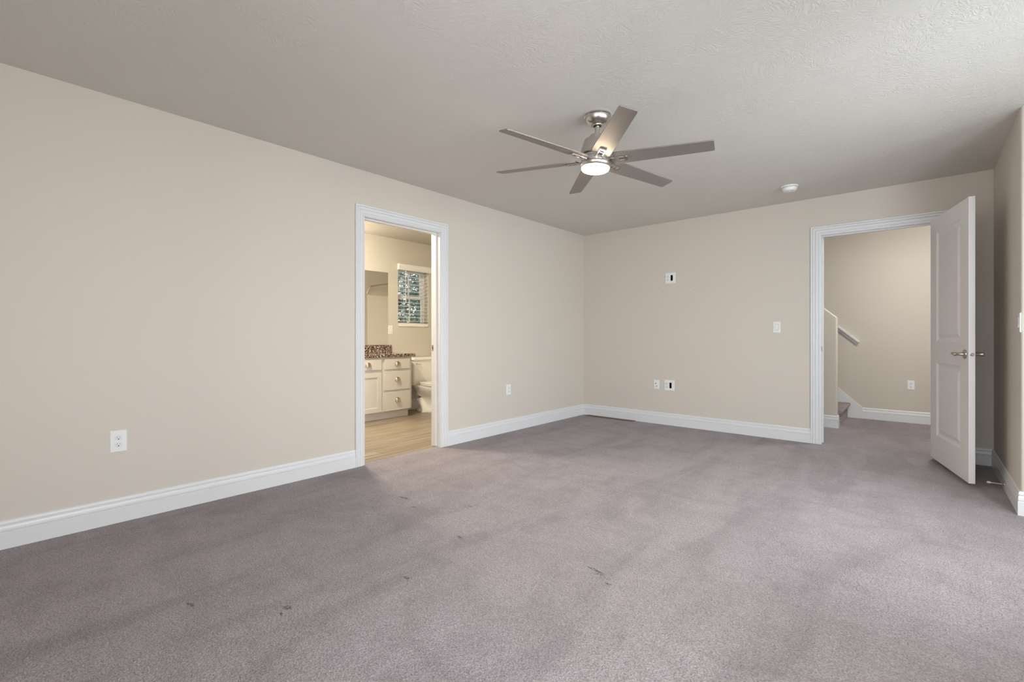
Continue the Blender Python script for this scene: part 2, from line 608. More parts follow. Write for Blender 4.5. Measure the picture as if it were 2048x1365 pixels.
baseboard('baseboard_side', BAY[1], (BAY[1][0], YR), (-1, 0), 0, -1, 'white baseboard right of the camera')
baseboard('baseboard_rear', (BAY[1][0], YR), (0, YR), (0, 1), -1, -1, 'white baseboard behind the camera')
baseboard('baseboard_hall', (2.912, HY), (5.1, HY), (0, -1), 0, 0, 'white baseboard under the hall outlet')
baseboard('baseboard_stair', (-.3, PY0), (PE, PY0), (0, -1), 0, 1, 'white baseboard on the half wall beside the stairs')
baseboard('baseboard_stair', (PE, PY0), (PE, PY1), (1, 0), 1, 0, 'white baseboard return on the end of the half wall')
baseboard('baseboard_bathroom', (BX, -1.60), (BX, -.79), (1, 0), 0, 0, 'white baseboard behind the toilet')


# ------------------------------------------------------------------ door casings and jambs
CPROF = [(0, 0), (0, .009), (.004, .0115), (.011, .012), (.0135, .0070), (.0165, .0120), (.040, .0135), (.0440, .0080), (.0475, .0145),
         (.063, .0155), (.0665, .0100), (.0695, .0175), (.080, .0185), (.083, .016), (.083, 0)]


def casing(mb, f, a0, a1, zt):
    """U-shaped mitred casing; f maps (a, z, t) -> xyz; inner edge at a0,a1,zt"""
    rings = []
    rings.append([f(a0 - w, 0, t) for w, t in CPROF])
    rings.append([f(a0 - w, zt + w, t) for w, t in CPROF])
    rings.append([f(a1 + w, zt + w, t) for w, t in CPROF])
    rings.append([f(a1 + w, 0, t) for w, t in CPROF])
    return mb.loft(rings)


# bathroom doorway frame
t1 = thing('trim_1', 'white moulded casing around the bathroom doorway', 'door frame', (0, (BD0 + BD1) / 2, 0), kind='structure')
casing(MB(), lambda a, z, t: (t, a, z), BD0 - .007, BD1 + .007, DT + .007).build('casing', M_trim, t1, world=True)
casing(MB(), lambda a, z, t: (-.128 - t, a, z), BD0 - .007, BD1 + .007, DT + .007).build('casing', M_trim, t1, world=True)
jm = MB()
jm.box(-.128, .0, BD0 - JT + .0005, BD0, 0, DT + JT)
jm.box(-.128, .0, BD1, BD1 + JT - .0005, 0, DT + JT)
jm.box(-.128, .0, BD0, BD1, DT, DT + JT - .0005)
jm.build('jamb', M_trim, t1, world=True)
st = MB()
st.box(-.085, -.05, BD0, BD0 + .011, .012, DT)
st.box(-.085, -.05, BD1 - .011, BD1, .012, DT)
st.box(-.085, -.05, BD0 + .011, BD1 - .011, DT - .011, DT)
st.build('door_stop_strip', M_trim, t1, world=True, bevel=.001)
sp = MB()
sp.box(-.120, -.090, BD1 - .0015, BD1, .925, .982)
o = sp.build('strike_plate', M_brass, t1, world=True)
o['label'] = 'brass strike plate'
MB().box(-.112, -.099, BD1 - .0019, BD1 - .0012, .943, .964).build('latch_hole', M_dark, o, world=True)

# bedroom doorway frame
t2 = thing('trim_2', 'white moulded casing around the hall doorway', 'door frame', ((HD0 + HD1) / 2, 0, 0), kind='structure')
casing(MB(), lambda a, z, t: (a, -t, z), HD0 - .007, HD1 + .007, DT + .007).build('casing', M_trim, t2, world=True)
casing(MB(), lambda a, z, t: (a, .12 + t, z), HD0 - .007, HD1 + .007, DT + .007).build('casing', M_trim, t2, world=True)
jm = MB()
jm.box(HD0 - JT + .0005, HD0, 0, .12, 0, DT + JT)
jm.box(HD1, HD1 + JT - .0005, 0, .12, 0, DT + JT)
jm.box(HD0, HD1, 0, .12, DT, DT + JT - .0005)
jm.build('jamb', M_trim, t2, world=True)
st = MB()
st.box(HD0, HD0 + .011, .038, .073, .012, DT)
st.box(HD1 - .011, HD1, .038, .073, .012, DT)
st.box(HD0 + .011, HD1 - .011, .038, .073, DT - .011, DT)
st.build('door_stop_strip', M_trim, t2, world=True, bevel=.001)
o = MB().box(HD0, HD0 + .0015, -.002, .030, .912, .972).build('strike_plate', M_metal_screw, t2, world=True)
MB().box(HD0 + .0012, HD0 + .0019, .006, .022, .928, .956).build('latch_hole', M_dark, o, world=True)
o['label'] = 'dark metal strike plate'

# ------------------------------------------------------------------ open bedroom door
DW, DH, DTK = .85, 2.030, .035
DA = math.atan2(-.833, .193)
door = thing('door_1', 'white two panel door standing open into the bedroom', 'door', (3.546, -.050, .027), DA, kind='structure')
# local frame: x along the leaf, y = thickness (+y is the room face, turned to the right wall), z up
PAN = [(.155, .690, .212, .822), (.155, .690, .999, 1.912)]


def door_face(mb, y, sgn):
    """face at local y; recessed panels go towards -sgn"""
    X = [0, PAN[0][0], PAN[0][1], DW]
    Z = [0, PAN[0][2], PAN[0][3], PAN[1][2], PAN[1][3], DH]
    for i in range(3):
        for j in range(5):
            if i == 1 and j in (1, 3):
                continue
            mb.add([(X[i], y, Z[j]), (X[i + 1], y, Z[j]), (X[i + 1], y, Z[j + 1]), (X[i], y, Z[j + 1])], [(0, 1, 2, 3)])
    for (x0, x1, z0, z1) in PAN:
        rings = []
        for ins, dep in ((0, 0), (.003, .003), (.016, .0105), (.020, .0115), (.034, .0115), (.038, .0095), (.060, .002), (.064, .0018)):
            rings.append([(x0 + ins, y - sgn * dep, z0 + ins), (x1 - ins, y - sgn * dep, z0 + ins), (x1 - ins, y - sgn * dep, z1 - ins), (x0 + ins, y - sgn * dep, z1 - ins)])
        n0 = len(mb.v)
        vs = [p for r in rings for p in r]
        fs = []
        for k in range(len(rings) - 1):
            for i in range(4):
                j = (i + 1) % 4
                fs.append((k * 4 + i, k * 4 + j, k * 4 + 4 + j, k * 4 + 4 + i))
        k = (len(rings) - 1) * 4
        fs.append((k, k + 1, k + 2, k + 3))
        mb.add(vs, fs)


ml = MB()
door_face(ml, 0, -1)
door_face(ml, DTK, 1)
ml.add([(0, 0, 0), (0, DTK, 0), (0, DTK, DH), (0, 0, DH)], [(0, 1, 2, 3)])
ml.add([(DW, 0, 0), (DW, DTK, 0), (DW, DTK, DH), (DW, 0, DH)], [(0, 1, 2, 3)])
ml.add([(0, 0, 0), (DW, 0, 0), (DW, DTK, 0), (0, DTK, 0)], [(0, 1, 2, 3)])
ml.add([(0, 0, DH), (DW, 0, DH), (DW, DTK, DH), (0, DTK, DH)], [(0, 1, 2, 3)])
ml.build('leaf', M_door, door, sharp=12)
HZ = .912
for sgn, y0 in ((-1, 0), (1, DTK)):
    hx = DW - .062
    mt = Matrix.Translation((hx, y0, HZ)) @ Matrix.Rotation(PI / 2 * (1 if sgn < 0 else -1), 4, 'X')
    hd = MB().lathe([(0, 0), (.033, 0), (.034, .003), (.033, .007), (.029, .010), (.020, .011), (.0125, .013), (.0115, .020), (.0105, .040), (.012, .048), (.0145, .052), (.0145, .060), (.011, .064), (0, .065)], mt, 28).build('door_handle', M_nickel2, door)
    hd['label'] = 'nickel lever handle'
    lv = MB()
    yy = y0 + sgn * .056
    pts = [(hx + .006, yy, HZ), (hx - .02, yy + sgn * .002, HZ + .001), (hx - .05, yy + sgn * .001, HZ + .004), (hx - .08, yy - sgn * .004, HZ + .004), (hx - .105, yy - sgn * .010, HZ + .001), (hx - .118, yy - sgn * .013, HZ - .002)]
    lv.tube(pts, [.010, .0105, .0095, .008, .0065, .003], 14)
    lv.build('lever', M_nickel2, hd)
mt = Matrix.Translation((DW, DTK / 2, HZ)) @ Matrix.Rotation(PI / 2, 4, 'Y')
o = MB().lathe([(0, 0), (.0125, 0), (.0125, .0012), (.0105, .0016), (.0085, .0016), (.0080, .009), (.006, .011), (0, .011)], mt, 24).build('latch', M_metal_screw, door)
o['label'] = 'grey round latch'
for z in (.20, 1.02, 1.83):
    hg = MB()
    hg.tube([(-.006, DTK + .006, z - .045), (-.006, DTK + .006, z + .045)], .006, 12)
    hg.box(-.0015, .0, .004, DTK + .002, z - .044, z + .044)
    hg.build('hinge', M_nickel2, door)

# door stop screwed to the right baseboard
ds = thing('door_stop', 'brass rod door stop with white rubber tip on the right baseboard', 'door stop', (RX - .0145, -.822, .043))
mt = Matrix.Rotation(-PI / 2, 4, 'Y')
MB().lathe([(0, 0), (.010, 0), (.010, .004), (.0055, .008), (.0032, .010), (.0032, .072), (.0, .072)], mt, 20).build('rod', M_pin, ds)
o = MB().lathe([(0, .068), (.0065, .068), (.0075, .072), (.0075, .083), (.0055, .087), (0, .087)], mt, 20).build('tip', M_rubber, ds)
o['label'] = 'white rubber tip'


# ------------------------------------------------------------------ wall plates (local: x right, -y out of the wall, z up)
def plate_mesh(w, h, t=.0055, hole=None):
    mb = MB()
    b = .004
    if hole is None:
        mb.loft([[(-w / 2, 0, -h / 2), (w / 2, 0, -h / 2), (w / 2, 0, h / 2), (-w / 2, 0, h / 2)],
                 [(-w / 2, -t * .45, -h / 2), (w / 2, -t * .45, -h / 2), (w / 2, -t * .45, h / 2), (-w / 2, -t * .45, h / 2)],
                 [(-w / 2 + b, -t, -h / 2 + b), (w / 2 - b, -t, -h / 2 + b), (w / 2 - b, -t, h / 2 - b), (-w / 2 + b, -t, h / 2 - b)]])
    else:
        x0, x1, z0, z1 = hole
        out = lambda i, y: [(-w / 2 + i, y, -h / 2 + i), (w / 2 - i, y, -h / 2 + i), (w / 2 - i, y, h / 2 - i), (-w / 2 + i, y, h / 2 - i)]
        inn = lambda y: [(x0, y, z0), (x1, y, z0), (x1, y, z1), (x0, y, z1)]
        mb.loft([out(0, 0), out(0, -t * .45), out(b, -t), inn(-t), inn(-.0008)], cap=False)
    return mb


def screw(mb, x, z, y, r=.0032):
    mt = Matrix.Translation((x, y, z)) @ Matrix.Rotation(PI / 2, 4, 'X')
    mb.lathe([(0, 0), (r, 0), (r * .8, .0009), (0, .001)], mt, 14)


def duplex(parent, x0, t=.0055):
    for s in (1, -1):
        zc = s * .0195
        ring = [(.0168 * math.copysign(min(abs(math.cos(a)) * 1.25, 1), math.cos(a)), .0142 * math.sin(a)) for a in [2 * PI * i / 28 for i in range(28)]]
        rc = MB().prism([(x0 + a, zc + b) for a, b in ring], lambda a, b: (a, -t + .001, b), lambda a, b: (a, -t - .0016, b)).build('receptacle', M_recept, parent, bevel=.0005)
        sl = MB()
        y0, y1 = -t - .0014, -t - .0021
        sl.box(x0 - .0072, x0 - .0048, y1, y0, zc + .001, zc + .0085)
        sl.box(x0 + .0050, x0 + .0070, y1, y0, zc + .001, zc + .0080)
        sl.build('slot', M_grey, rc)
        mt = Matrix.Translation((x0, y0, zc - .0065)) @ Matrix.Rotation(PI / 2, 4, 'X')
        MB().lathe([(0, 0), (.0032, 0), (.0032, .0007), (0, .0007)], mt, 14).build('ground_hole', M_dark, rc)


def outlet(loc, rot, label, w=.070, h=.1145):
    o = thing('wall_outlet', label, 'outlet', loc, rot, 'duplex outlets')
    plate_mesh(w, h).build('cover_plate', M_plate, o)
    duplex(o, 0)
    sc = MB()
    screw(sc, 0, 0, -.0055)
    sc.build('screw', M_plate, o)
    return o


R90 = PI / 2
outlet((0, -4.950, .4655), R90, 'white duplex outlet low on the left wall nearest the camera', .078, .124)
outlet((0, -1.558, .4705), R90, 'white outlet low on the left wall between doorway and corner')
outlet((3.389, HY, .4635), 0, 'white outlet on the hall wall seen through the open door')


def media(loc, label):
    o = thing('media_plate', label, 'wall plate', loc, 0, 'double gang media plates')
    w, h = .124, .128
    hole = (.003, .031, -.034, .034)
    plate_mesh(w, h, .006, hole).build('cover_plate', M_plate, o)
    MB().box(hole[0], hole[1], -.0012, -.0004, hole[2], hole[3]).build('cable_opening', M_black, o)['label'] = 'black rectangular cable opening'
    duplex(o, -.031, .006)
    for x, z in ((-.031, 0), (.017, .049), (.017, -.049)):
        sc = MB()
        screw(sc, x, z, -.006)
        sc.build('screw', M_recept, o)


media((1.2145, 0, 1.765), 'upper white media plate with black opening at eye level')
media((1.200, 0, .4765), 'lower white media plate with black opening near the baseboard')

cp = thing('coaxial_plate', 'small white jack plate low on the end wall left of the media plate', 'wall plate', (1.0405, 0, .4775))
plate_mesh(.071, .1125).build('cover_plate', M_plate, cp)
for x, z, m_ in ((-.008, .013, M_dark), (.003, -.020, M_grey)):
    mt = Matrix.Translation((x, -.0055, z)) @ Matrix.Rotation(PI / 2, 4, 'X')
    MB().lathe([(0, 0), (.0058, 0), (.0058, .003), (.004, .0045), (.004, .008), (0, .008)], mt, 18).build('jack', m_, cp)
for z in (.042, -.042):
    sc = MB()
    screw(sc, 0, z, -.0055)
    sc.build('screw', M_recept, cp)


def rocker(loc, rot, label):
    o = thing('light_switch', label, 'light switch', loc, rot, 'rocker light switches')
    plate_mesh(.071, .116).build('cover_plate', M_plate, o)
    MB().box(-.0175, .0175, -.0066, -.005, -.0345, .0345).build('rocker_frame', M_rframe, o, bevel=.0006)
    poly = [(-.0062, -.031), (-.0105, -.029), (-.0078, 0), (-.0092, .029), (-.0062, .031)]
    MB().prism(poly, lambda a, b: (-.0145, a, b), lambda a, b: (.0145, a, b)).build('rocker', M_plate, o, bevel=.0006)


rocker((2.350, 0, 1.161), 0, 'white rocker switch on the end wall left of the hall doorway')
rocker((RX, -1.362, 1.151), -R90, 'white switch at the corner edge of the right wall')
rocker((BX, -1.660, 1.158), R90, 'white switch beside the bathroom mirror')

# four filled screw holes from a wall mount
for (x, z, lb) in ((1.119, 1.612, 'upper left'), (1.494, 1.606, 'upper right'), (1.119, 1.491, 'lower left'), (1.494, 1.493, 'lower right')):
    mt = Matrix.Translation((x, 0, z)) @ Matrix.Rotation(PI / 2, 4, 'X')
    o = MB().lathe([(0, 0), (.0042, 0), (.0040, .0008), (.0022, .0004), (0, .0003)], mt, 14).build('wall_anchor', M_anchor)
    tag(o, '%s small plugged screw hole under the upper media plate' % lb, 'screw hole', 'plugged screw holes')

# floor register
fr_ = thing('floor_register', 'long narrow brown floor vent in the corner under the end wall', 'floor vent', (.43, -.058, 0))
mb = MB()
x0, x1, y0, y1 = -.345, .345, -.040, .040
for b in ((x0, x1, y0, y0 + .012), (x0, x1, y1 - .012, y1), (x0, x0 + .012, y0 + .012, y1 - .012), (x1 - .012, x1, y0 + .012, y1 - .012)):
    mb.box(*b, 0, .006)
mb.build('frame', M_regi, fr_, bevel=.002)
mb = MB()
for i in range(56):
    x = -.328 + i * .0119
    mb.box(x, x + .0045, y0 + .011, y1 - .011, .001, .005)
mb.build('louvres', M_regi, fr_)
MB().box(x0 + .01, x1 - .01, y0 + .01, y1 - .01, .0002, .0008).build('duct_opening', M_black, fr_)

# ------------------------------------------------------------------ ceiling fan
FX, FY = 1.965, -2.952
fan = thing('ceiling_fan', 'six blade brushed nickel ceiling fan with lit round lamp', 'ceiling fan', (FX, FY, H))
nrm = Vector((.037, .029, 1)).normalized()
T = Matrix.Translation((0, 0, -.04)) @ Vector((0, 0, 1)).rotation_difference(nrm).to_matrix().to_4x4() @ Matrix.Translation((0, 0, .04))
MB().lathe([(0, 0), (.083, 0), (.0845, -.004), (.0845, -.008), (.0805, -.011), (.0785, -.013), (.0775, -.020), (.0725, -.036), (.060, -.050), (.045, -.058), (.034, -.061), (.033, -.065), (.0255, -.065), (.0245, -.060), (0, -.056)], None, 56).build('canopy', M_nickel, fan)
MB().lathe([(0, -.048), (.0215, -.048), (.0215, -.064), (0, -.064)], T, 24).build('hanger_ball', M_dark, fan)
MB().lathe([(0, -.05), (.0145, -.05), (.0145, -.130), (0, -.130)], T, 24).build('downrod', M_nickel, fan)
MB().lathe([(0, -.118), (.018, -.118), (.028, -.121), (.043, -.126), (.046, -.133), (.046, -.158), (0, -.158)], T, 40).build('coupling', M_nickel, fan)
MB().lathe([(0, -.152), (.068, -.152), (.074, -.154), (.0775, -.159), (.101, -.244), (.102, -.249), (.098, -.253), (0, -.253)], T, 56).build('motor_housing', M_nickel, fan)
MB().lathe([(0, -.250), (.086, -.250), (.090, -.254), (.090, -.268), (.086, -.270), (.086, -.276), (.091, -.278), (.091, -.298), (.086, -.302), (0, -.302)], T, 56).build('flywheel', M_nickel, fan)
MB().lathe([(0, -.299), (.092, -.299), (.098, -.303), (.0985, -.307), (.094, -.320), (.088, -.3265), (.0855, -.327), (0, -.325)], T, 56).build('light_ring', M_nickel, fan)
o = MB().lathe([(0, -.322), (.0845, -.322), (.0855, -.330), (.083, -.337), (.077, -.342), (.064, -.346), (.04, -.348), (0, -.349)], T, 56).build('diffuser', M_lens, fan)
o['label'] = 'glowing white lamp lens'
BZ = -.278     # blade plane below the ceiling along the tilted axis
for i in range(6):
    a = math.radians(-45.84 + 60 * i)
    F = T @ Matrix.Translation((0, 0, BZ)) @ Matrix.Rotation(a, 4, 'Z') @ Matrix.Rotation(math.radians(-12.7), 4, 'X')
    rows = []
    for r, w in ((.112, .112), (.118, .118), (.20, .117), (.45, .106), (.66, .097), (.676, .093), (.681, .085)):
        rows.append((r, w))
    mb = MB()
    rings = []
    th = .0032
    for r, w in rows:
        rings.append([F @ Vector((r, -w / 2, -th)), F @ Vector((r, w / 2, -th)), F @ Vector((r, w / 2, th)), F @ Vector((r, -w / 2, th))])
    mb.loft(rings)
    bl = mb.build('blade', M_blade, fan, bevel=.0012)
    br_ = MB()

    def bar(x0, x1, y0, y1, z0, z1):
        o_ = MB().box(x0, x1, y0, y1, z0, z1)
        br_.add([F @ Vector(p) for p in o_.v], o_.f)
    bar(.082, .190, -.021, -.012, -.012, -.0035)
    bar(.082, .190, .012, .021, -.012, -.0035)
    bar(.178, .200, -.021, .021, -.012, -.0035)
    bar(.084, .116, -.021, .021, -.014, -.0035)
    bar(.150, .158, -.013, .013, -.010, -.0035)
    br_.build('blade_arm', M_nickel, bl, bevel=.0015)

# ------------------------------------------------------------------ smoke detector
sd = thing('smoke_detector', 'white round smoke detector on the ceiling near the end wall', 'smoke detector', (2.575, -.59, H))
MB().lathe([(0, 0), (.070, 0), (.071, -.006), (.069, -.011), (.060, -.012), (0, -.012)], None, 48).build('base', M_plate, sd)
MB().lathe([(0, -.010), (.056, -.010), (.056, -.016), (0, -.016)], None, 48).build('vent_gap', M_grey, sd)
MB().lathe([(0, -.015), (.061, -.015), (.062, -.018), (.060, -.032), (.052, -.043), (.040, -.047), (0, -.048)], None, 48).build('cover', M_plate, sd)
MB().lathe([(0, -.0465), (.012, -.0465), (.011, -.050), (0, -.0505)], None, 24).build('test_button', M_recept, sd)

# ------------------------------------------------------------------ bathroom
VX = -1.70                     # face-frame plane
VY1, VY0 = -1.605, -3.28       # cabinet ends
van = thing('bathroom_vanity', 'cream painted bathroom vanity cabinet with cup pulls', 'cabinet', (-1.905, (VY0 + VY1) / 2, 0))
mb = MB()
mb.box(BX + .001, VX, VY0, VY1, .10, .797)
mb.build('body', M_vanity, van, world=True, bevel=.0015)
MB().box(BX + .001, -1.752, VY0 + .02, VY1 - .02, -.002, .10).build('toe_kick', M_vanity, van, world=True)


def cup_pull(parent, y, z):
    mb = MB()
    rings = []
    n = 12
    for k in range(7):
        ph = PI / 2 * k / 6
        ring = []
        for i in range(n + 1):
            t = PI * i / n
            ring.append((VX + .019 + .026 * math.sin(ph) * (math.sin(t) ** .8 if 0 < i < n else 0), y + .042 * math.cos(t), z - .018 + .050 * math.sin(t) * math.cos(ph) * 1.0))
        rings.append(ring)
    mb.loft(rings, cap=False, closed=False)
    mb.box(VX + .0185, VX + .0205, y - .044, y + .044, z - .021, z - .016)
    mb.box(VX + .0185, VX + .0202, y - .034, y + .034, z - .016, z + .016)
    mb.build('handle', M_brass, parent, world=True)['label'] = 'bronze cup pull'


def drawer(y0, y1, z0, z1, pull=True, nm='drawer'):
    d = MB().box(VX + .0005, VX + .019, y0, y1, z0, z1).build(nm, M_vanity, van, world=True, bevel=.003)
    if pull:
        cup_pull(d, (y0 + y1) / 2, (z0 + z1) / 2 + (.0 if z1 - z0 < .2 else .012))


def shaker(y0, y1, z0, z1):
    mb = MB()
    rings = []
    for ins, x in ((0, VX + .0005), (0, VX + .0175), (.0015, VX + .019), (.058, VX + .019), (.060, VX + .0175), (.062, VX + .010)):
        rings.append([(x, y0 + ins, z0 + ins), (x, y1 - ins, z0 + ins), (x, y1 - ins, z1 - ins), (x, y0 + ins, z1 - ins)])
    mb.loft(rings)
    mb.build('cabinet_door', M_vanity, van, world=True, sharp=25)


for yy in (0, -.0):
    pass
drawer(-2.035, -1.640, .640, .775)
drawer(-2.035, -1.640, .370, .612)
drawer(-2.035, -1.640, .104, .346)
drawer(-2.462, -2.082, .640, .775)
shaker(-2.462, -2.082, .104, .606)
drawer(-2.858, -2.472, .640, .775)
shaker(-2.858, -2.472, .104, .606)
drawer(-3.255, -2.905, .640, .775)
drawer(-3.255, -2.905, .370, .612)
drawer(-3.255, -2.905, .104, .346)

ct = thing('countertop', 'speckled brown granite vanity countertop with backsplash', 'countertop', (-1.89, (VY0 + VY1) / 2, .797))
MB().box(BX + .001, -1.668, VY0 - .02, -1.560, .7975, .838).build('slab', M_granite, ct, world=True, bevel=.004)
MB().box(BX + .001, BX + .021, VY0 - .02, -1.648, .8385, .945).build('backsplash', M_granite, ct, world=True, bevel=.002)

mr = MB().box(BX + .0005, BX + .0065, -3.22, -1.700, .950, 1.950)
tag(mr.build('mirror', M_mirror, bevel=.001), 'frameless mirror on the bathroom wall over the vanity', 'mirror')

vl = thing('vanity_light', 'lit three shade vanity light above the bathroom mirror', 'wall lamp', (BX, -2.78, 2.06))
MB().box(BX + .0005, BX + .022, -3.06, -2.50, 2.03, 2.10).build('back_plate', M_nickel, vl, world=True, bevel=.004)
for k in range(3):
    y = -2.96 + k * .18
    ar = MB().tube([(BX + .02, y, 2.065), (BX + .06, y, 2.075), (BX + .09, y, 2.06)], .007, 10).build('lamp_arm', M_nickel, vl, world=True)
    mt = Matrix.Translation((BX + .09, y, 2.065))
    MB().lathe([(0, 0), (.025, 0), (.045, -.04), (.055, -.10), (.052, -.10), (0, -.09)], mt, 24).build('lamp_shade', M_shade, ar, world=True)

# bathroom window
w1 = thing('window_1', 'white vinyl bathroom window with trees outside', 'window', (BX - .09, -1.2565, 1.20), kind='structure')
WY0, WY1, WZ0, WZ1 = -1.5275, -.9855, 1.2005, 2.0745
WX = BX - .09
mb = MB()
for b in ((WY0, WY0 + .034, WZ0, WZ1), (WY1 - .034, WY1, WZ0, WZ1), (WY0 + .034, WY1 - .034, WZ0, WZ0 + .034), (WY0 + .034, WY1 - .034, WZ1 - .034, WZ1)):
    mb.box(WX - .055, WX, *b)
mb.build('frame', M_vinyl, w1, world=True, bevel=.002)


def sash(x0, x1, z0, z1, nm, hbar):
    y0, y1 = WY0 + .034, WY1 - .034
    mb = MB()
    for b in ((y0, y0 + .03, z0, z1), (y1 - .03, y1, z0, z1), (y0 + .03, y1 - .03, z0, z0 + .035), (y0 + .03, y1 - .03, z1 - .035, z1)):
        mb.box(x0, x1, *b)
    s_ = mb.build(nm, M_vinyl, w1, world=True, bevel=.002)
    yc = (y0 + y1) / 2
    xm = (x0 + x1) / 2
    mu = MB()
    mu.box(xm - .006, xm + .006, yc - .009, yc + .009, z0 + .035, z1 - .035)
    if hbar:
        zc = (z0 + z1) / 2
        mu.box(xm - .006, xm + .006, y0 + .03, yc - .009, zc - .009, zc + .009)
        mu.box(xm - .006, xm + .006, yc + .009, y1 - .03, zc - .009, zc + .009)
    mu.build('muntin', M_vinyl, s_, world=True)
    MB().box(xm - .009, xm - .0065, y0 + .03, y1 - .03, z0 + .035, z1 - .035).build('pane', M_glass, s_, world=True)


zm = 1.636
sash(WX - .050, WX - .028, zm - .02, WZ1 - .034, 'upper_sash', True)
sash(WX - .024, WX - .002, WZ0 + .034, zm + .02, 'lower_sash', False)

wb = thing('window_blind', 'white horizontal slat blind hanging over the bathroom window', 'blind', (BX, -1.2565, 2.08))
BY0, BY1 = -1.520, -.993
poly = [(.0, 2.012), (.030, 2.012), (.034, 2.018), (.034, 2.030), (.040, 2.036), (.040, 2.070), (.046, 2.078), (.046, 2.092), (.0, 2.092)]
MB().prism(poly, lambda a, b: (BX + .0008 + a, -1.540, b), lambda a, b: (BX + .0008 + a, -.957, b)).build('valance', M_blind, wb, world=True)
mb = MB()
nsl = 14
for k in range(nsl):
    z = 1.985 - k * .0535
    pr = [(-.024, -.004), (-.012, 0), (0, .0015), (.012, 0), (.024, -.004), (.024, -.0065), (.012, -.0025), (0, -.001), (-.012, -.0025), (-.024, -.0065)]
    mb.prism(pr, lambda a, b: (BX - .024 + a, BY0, z + b), lambda a, b: (BX - .024 + a, BY1, z + b))
mb.build('slats', M_blind, wb, world=True)
mb = MB()
for y in (BY0 + .09, BY1 - .09):
    for x in (BX - .049, BX + .001):
        mb.tube([(x, y, 1.245), (x, y, 2.02)], .0012, 6)
mb.build('ladder_cords', M_blind, wb, world=True)
MB().box(BX - .045, BX + .004, BY0 - .004, BY1 + .004, 1.205, 1.250).build('bottom_rail', M_blind, wb, world=True, bevel=.004)
MB().tube([(BX + .012, BY0 + .115, 2.02), (BX + .012, BY0 + .115, 1.56), (BX + .012, BY0 + .115, 1.545)], [.004, .004, .006], 10).build('tilt_wand', M_blind, wb, world=True)

# toilet
TY = -1.215
to = thing('toilet', 'white two piece toilet beside the vanity', 'toilet', (-1.75, TY, -.003))


def rrect(x0, x1, y0, y1, r, z, n=5):
    pts = []
    for cx_, cy_, a0 in ((x1 - r, y1 - r, 0), (x0 + r, y1 - r, PI / 2), (x0 + r, y0 + r, PI), (x1 - r, y0 + r, 1.5 * PI)):
        for i in range(n + 1):
            t = a0 + PI / 2 * i / n
            pts.append((cx_ + r * math.cos(t), cy_ + r * math.sin(t), z))
    return pts


def egg(xb, xf, hw, z, n=36, flat=.0):
    """egg-shaped outline from back xb to front xf (towards +x)"""
    L_ = xf - xb
    xc = xb + L_ * .42
    pts = []
    for i in range(n):
        t = 2 * PI * i / n
        c, s_ = math.cos(t), math.sin(t)
        x = xc + (L_ * .58 if c > 0 else L_ * .42) * math.copysign(abs(c) ** (.95 if c > 0 else .75), c)
        pts.append((x, TY + hw * math.copysign(abs(s_) ** .9, s_), z))
    return pts


mb = MB()
mb.loft([rrect(BX + .035, -1.905, TY - .195, TY + .195, .03, .372), rrect(BX + .025, -1.892, TY - .205, TY + .205, .035, .395),
         rrect(BX + .022, -1.882, TY - .222, TY + .222, .035, .715), rrect(BX + .022, -1.882, TY - .222, TY + .222, .035, .722)])
mb.build('tank', M_china, to, world=True)
mb = MB()
mb.loft([rrect(BX + .018, -1.876, TY - .228, TY + .228, .03, .7225), rrect(BX + .012, -1.868, TY - .236, TY + .236, .034, .730),
         rrect(BX + .012, -1.868, TY - .236, TY + .236, .034, .752), rrect(BX + .018, -1.876, TY - .228, TY + .228, .03, .763)])
mb.build('tank_lid', M_china, to, world=True)
mb = MB()
mb.lathe([(0, 0), (.014, 0), (.014, .008), (0, .010)], Matrix.Translation((-1.882, TY - .165, .675)) @ Matrix.Rotation(PI / 2, 4, 'Y'), 18)
mb.tube([(-1.868, TY - .165, .675), (-1.862, TY - .14, .673), (-1.862, TY - .105, .668)], [.006, .006, .0075], 10)
mb.build('flush_lever', M_chrome, to, world=True)
mb = MB()
mb.loft([egg(-2.02, -1.62, .112, -.002), egg(-2.02, -1.60, .115, .02), egg(-2.00, -1.62, .092, .045), egg(-1.99, -1.62, .080, .10), egg(-2.0, -1.59, .084, .17),
         egg(-2.02, -1.50, .112, .235), egg(-2.05, -1.42, .158, .295), egg(-2.07, -1.395, .178, .345), egg(-2.085, -1.388, .184, .372), egg(-2.085, -1.39, .182, .380)])
mb.build('bowl', M_china, to, world=True, sharp=60)
mb = MB()   # trap bulge on the near side
pts = [(-1.70, TY - .075, .27), (-1.78, TY - .092, .295), (-1.85, TY - .098, .285), (-1.895, TY - .10, .24), (-1.895, TY - .10, .185), (-1.855, TY - .098, .135), (-1.815, TY - .094, .09), (-1.80, TY - .090, .04), (-1.80, TY - .088, .0)]
mb.tube(pts, [.032, .042, .046, .047, .047, .046, .043, .042, .042], 16)
mb.build('trapway', M_china, to, world=True, sharp=60)
mb = MB()
mb.loft([egg(-1.895, -1.378, .180, .381), egg(-1.905, -1.372, .187, .386), egg(-1.905, -1.372, .187, .398), egg(-1.90, -1.378, .180, .402)])
mb.build('seat', M_seat, to, world=True)
mb = MB()
mb.loft([egg(-1.893, -1.376, .180, .4035), egg(-1.90, -1.370, .187, .408), egg(-1.90, -1.372, .186, .418), egg(-1.87, -1.40, .160, .424)])
mb.build('seat_lid', M_seat, to, world=True)
for s_ in (-1, 1):
    MB().lathe([(0, 0), (.012, 0), (.012, .008), (.006, .014), (0, .015)], Matrix.Translation((-1.80, TY + s_ * .128, -.002)), 16).build('bolt_cap', M_china, to, world=True)

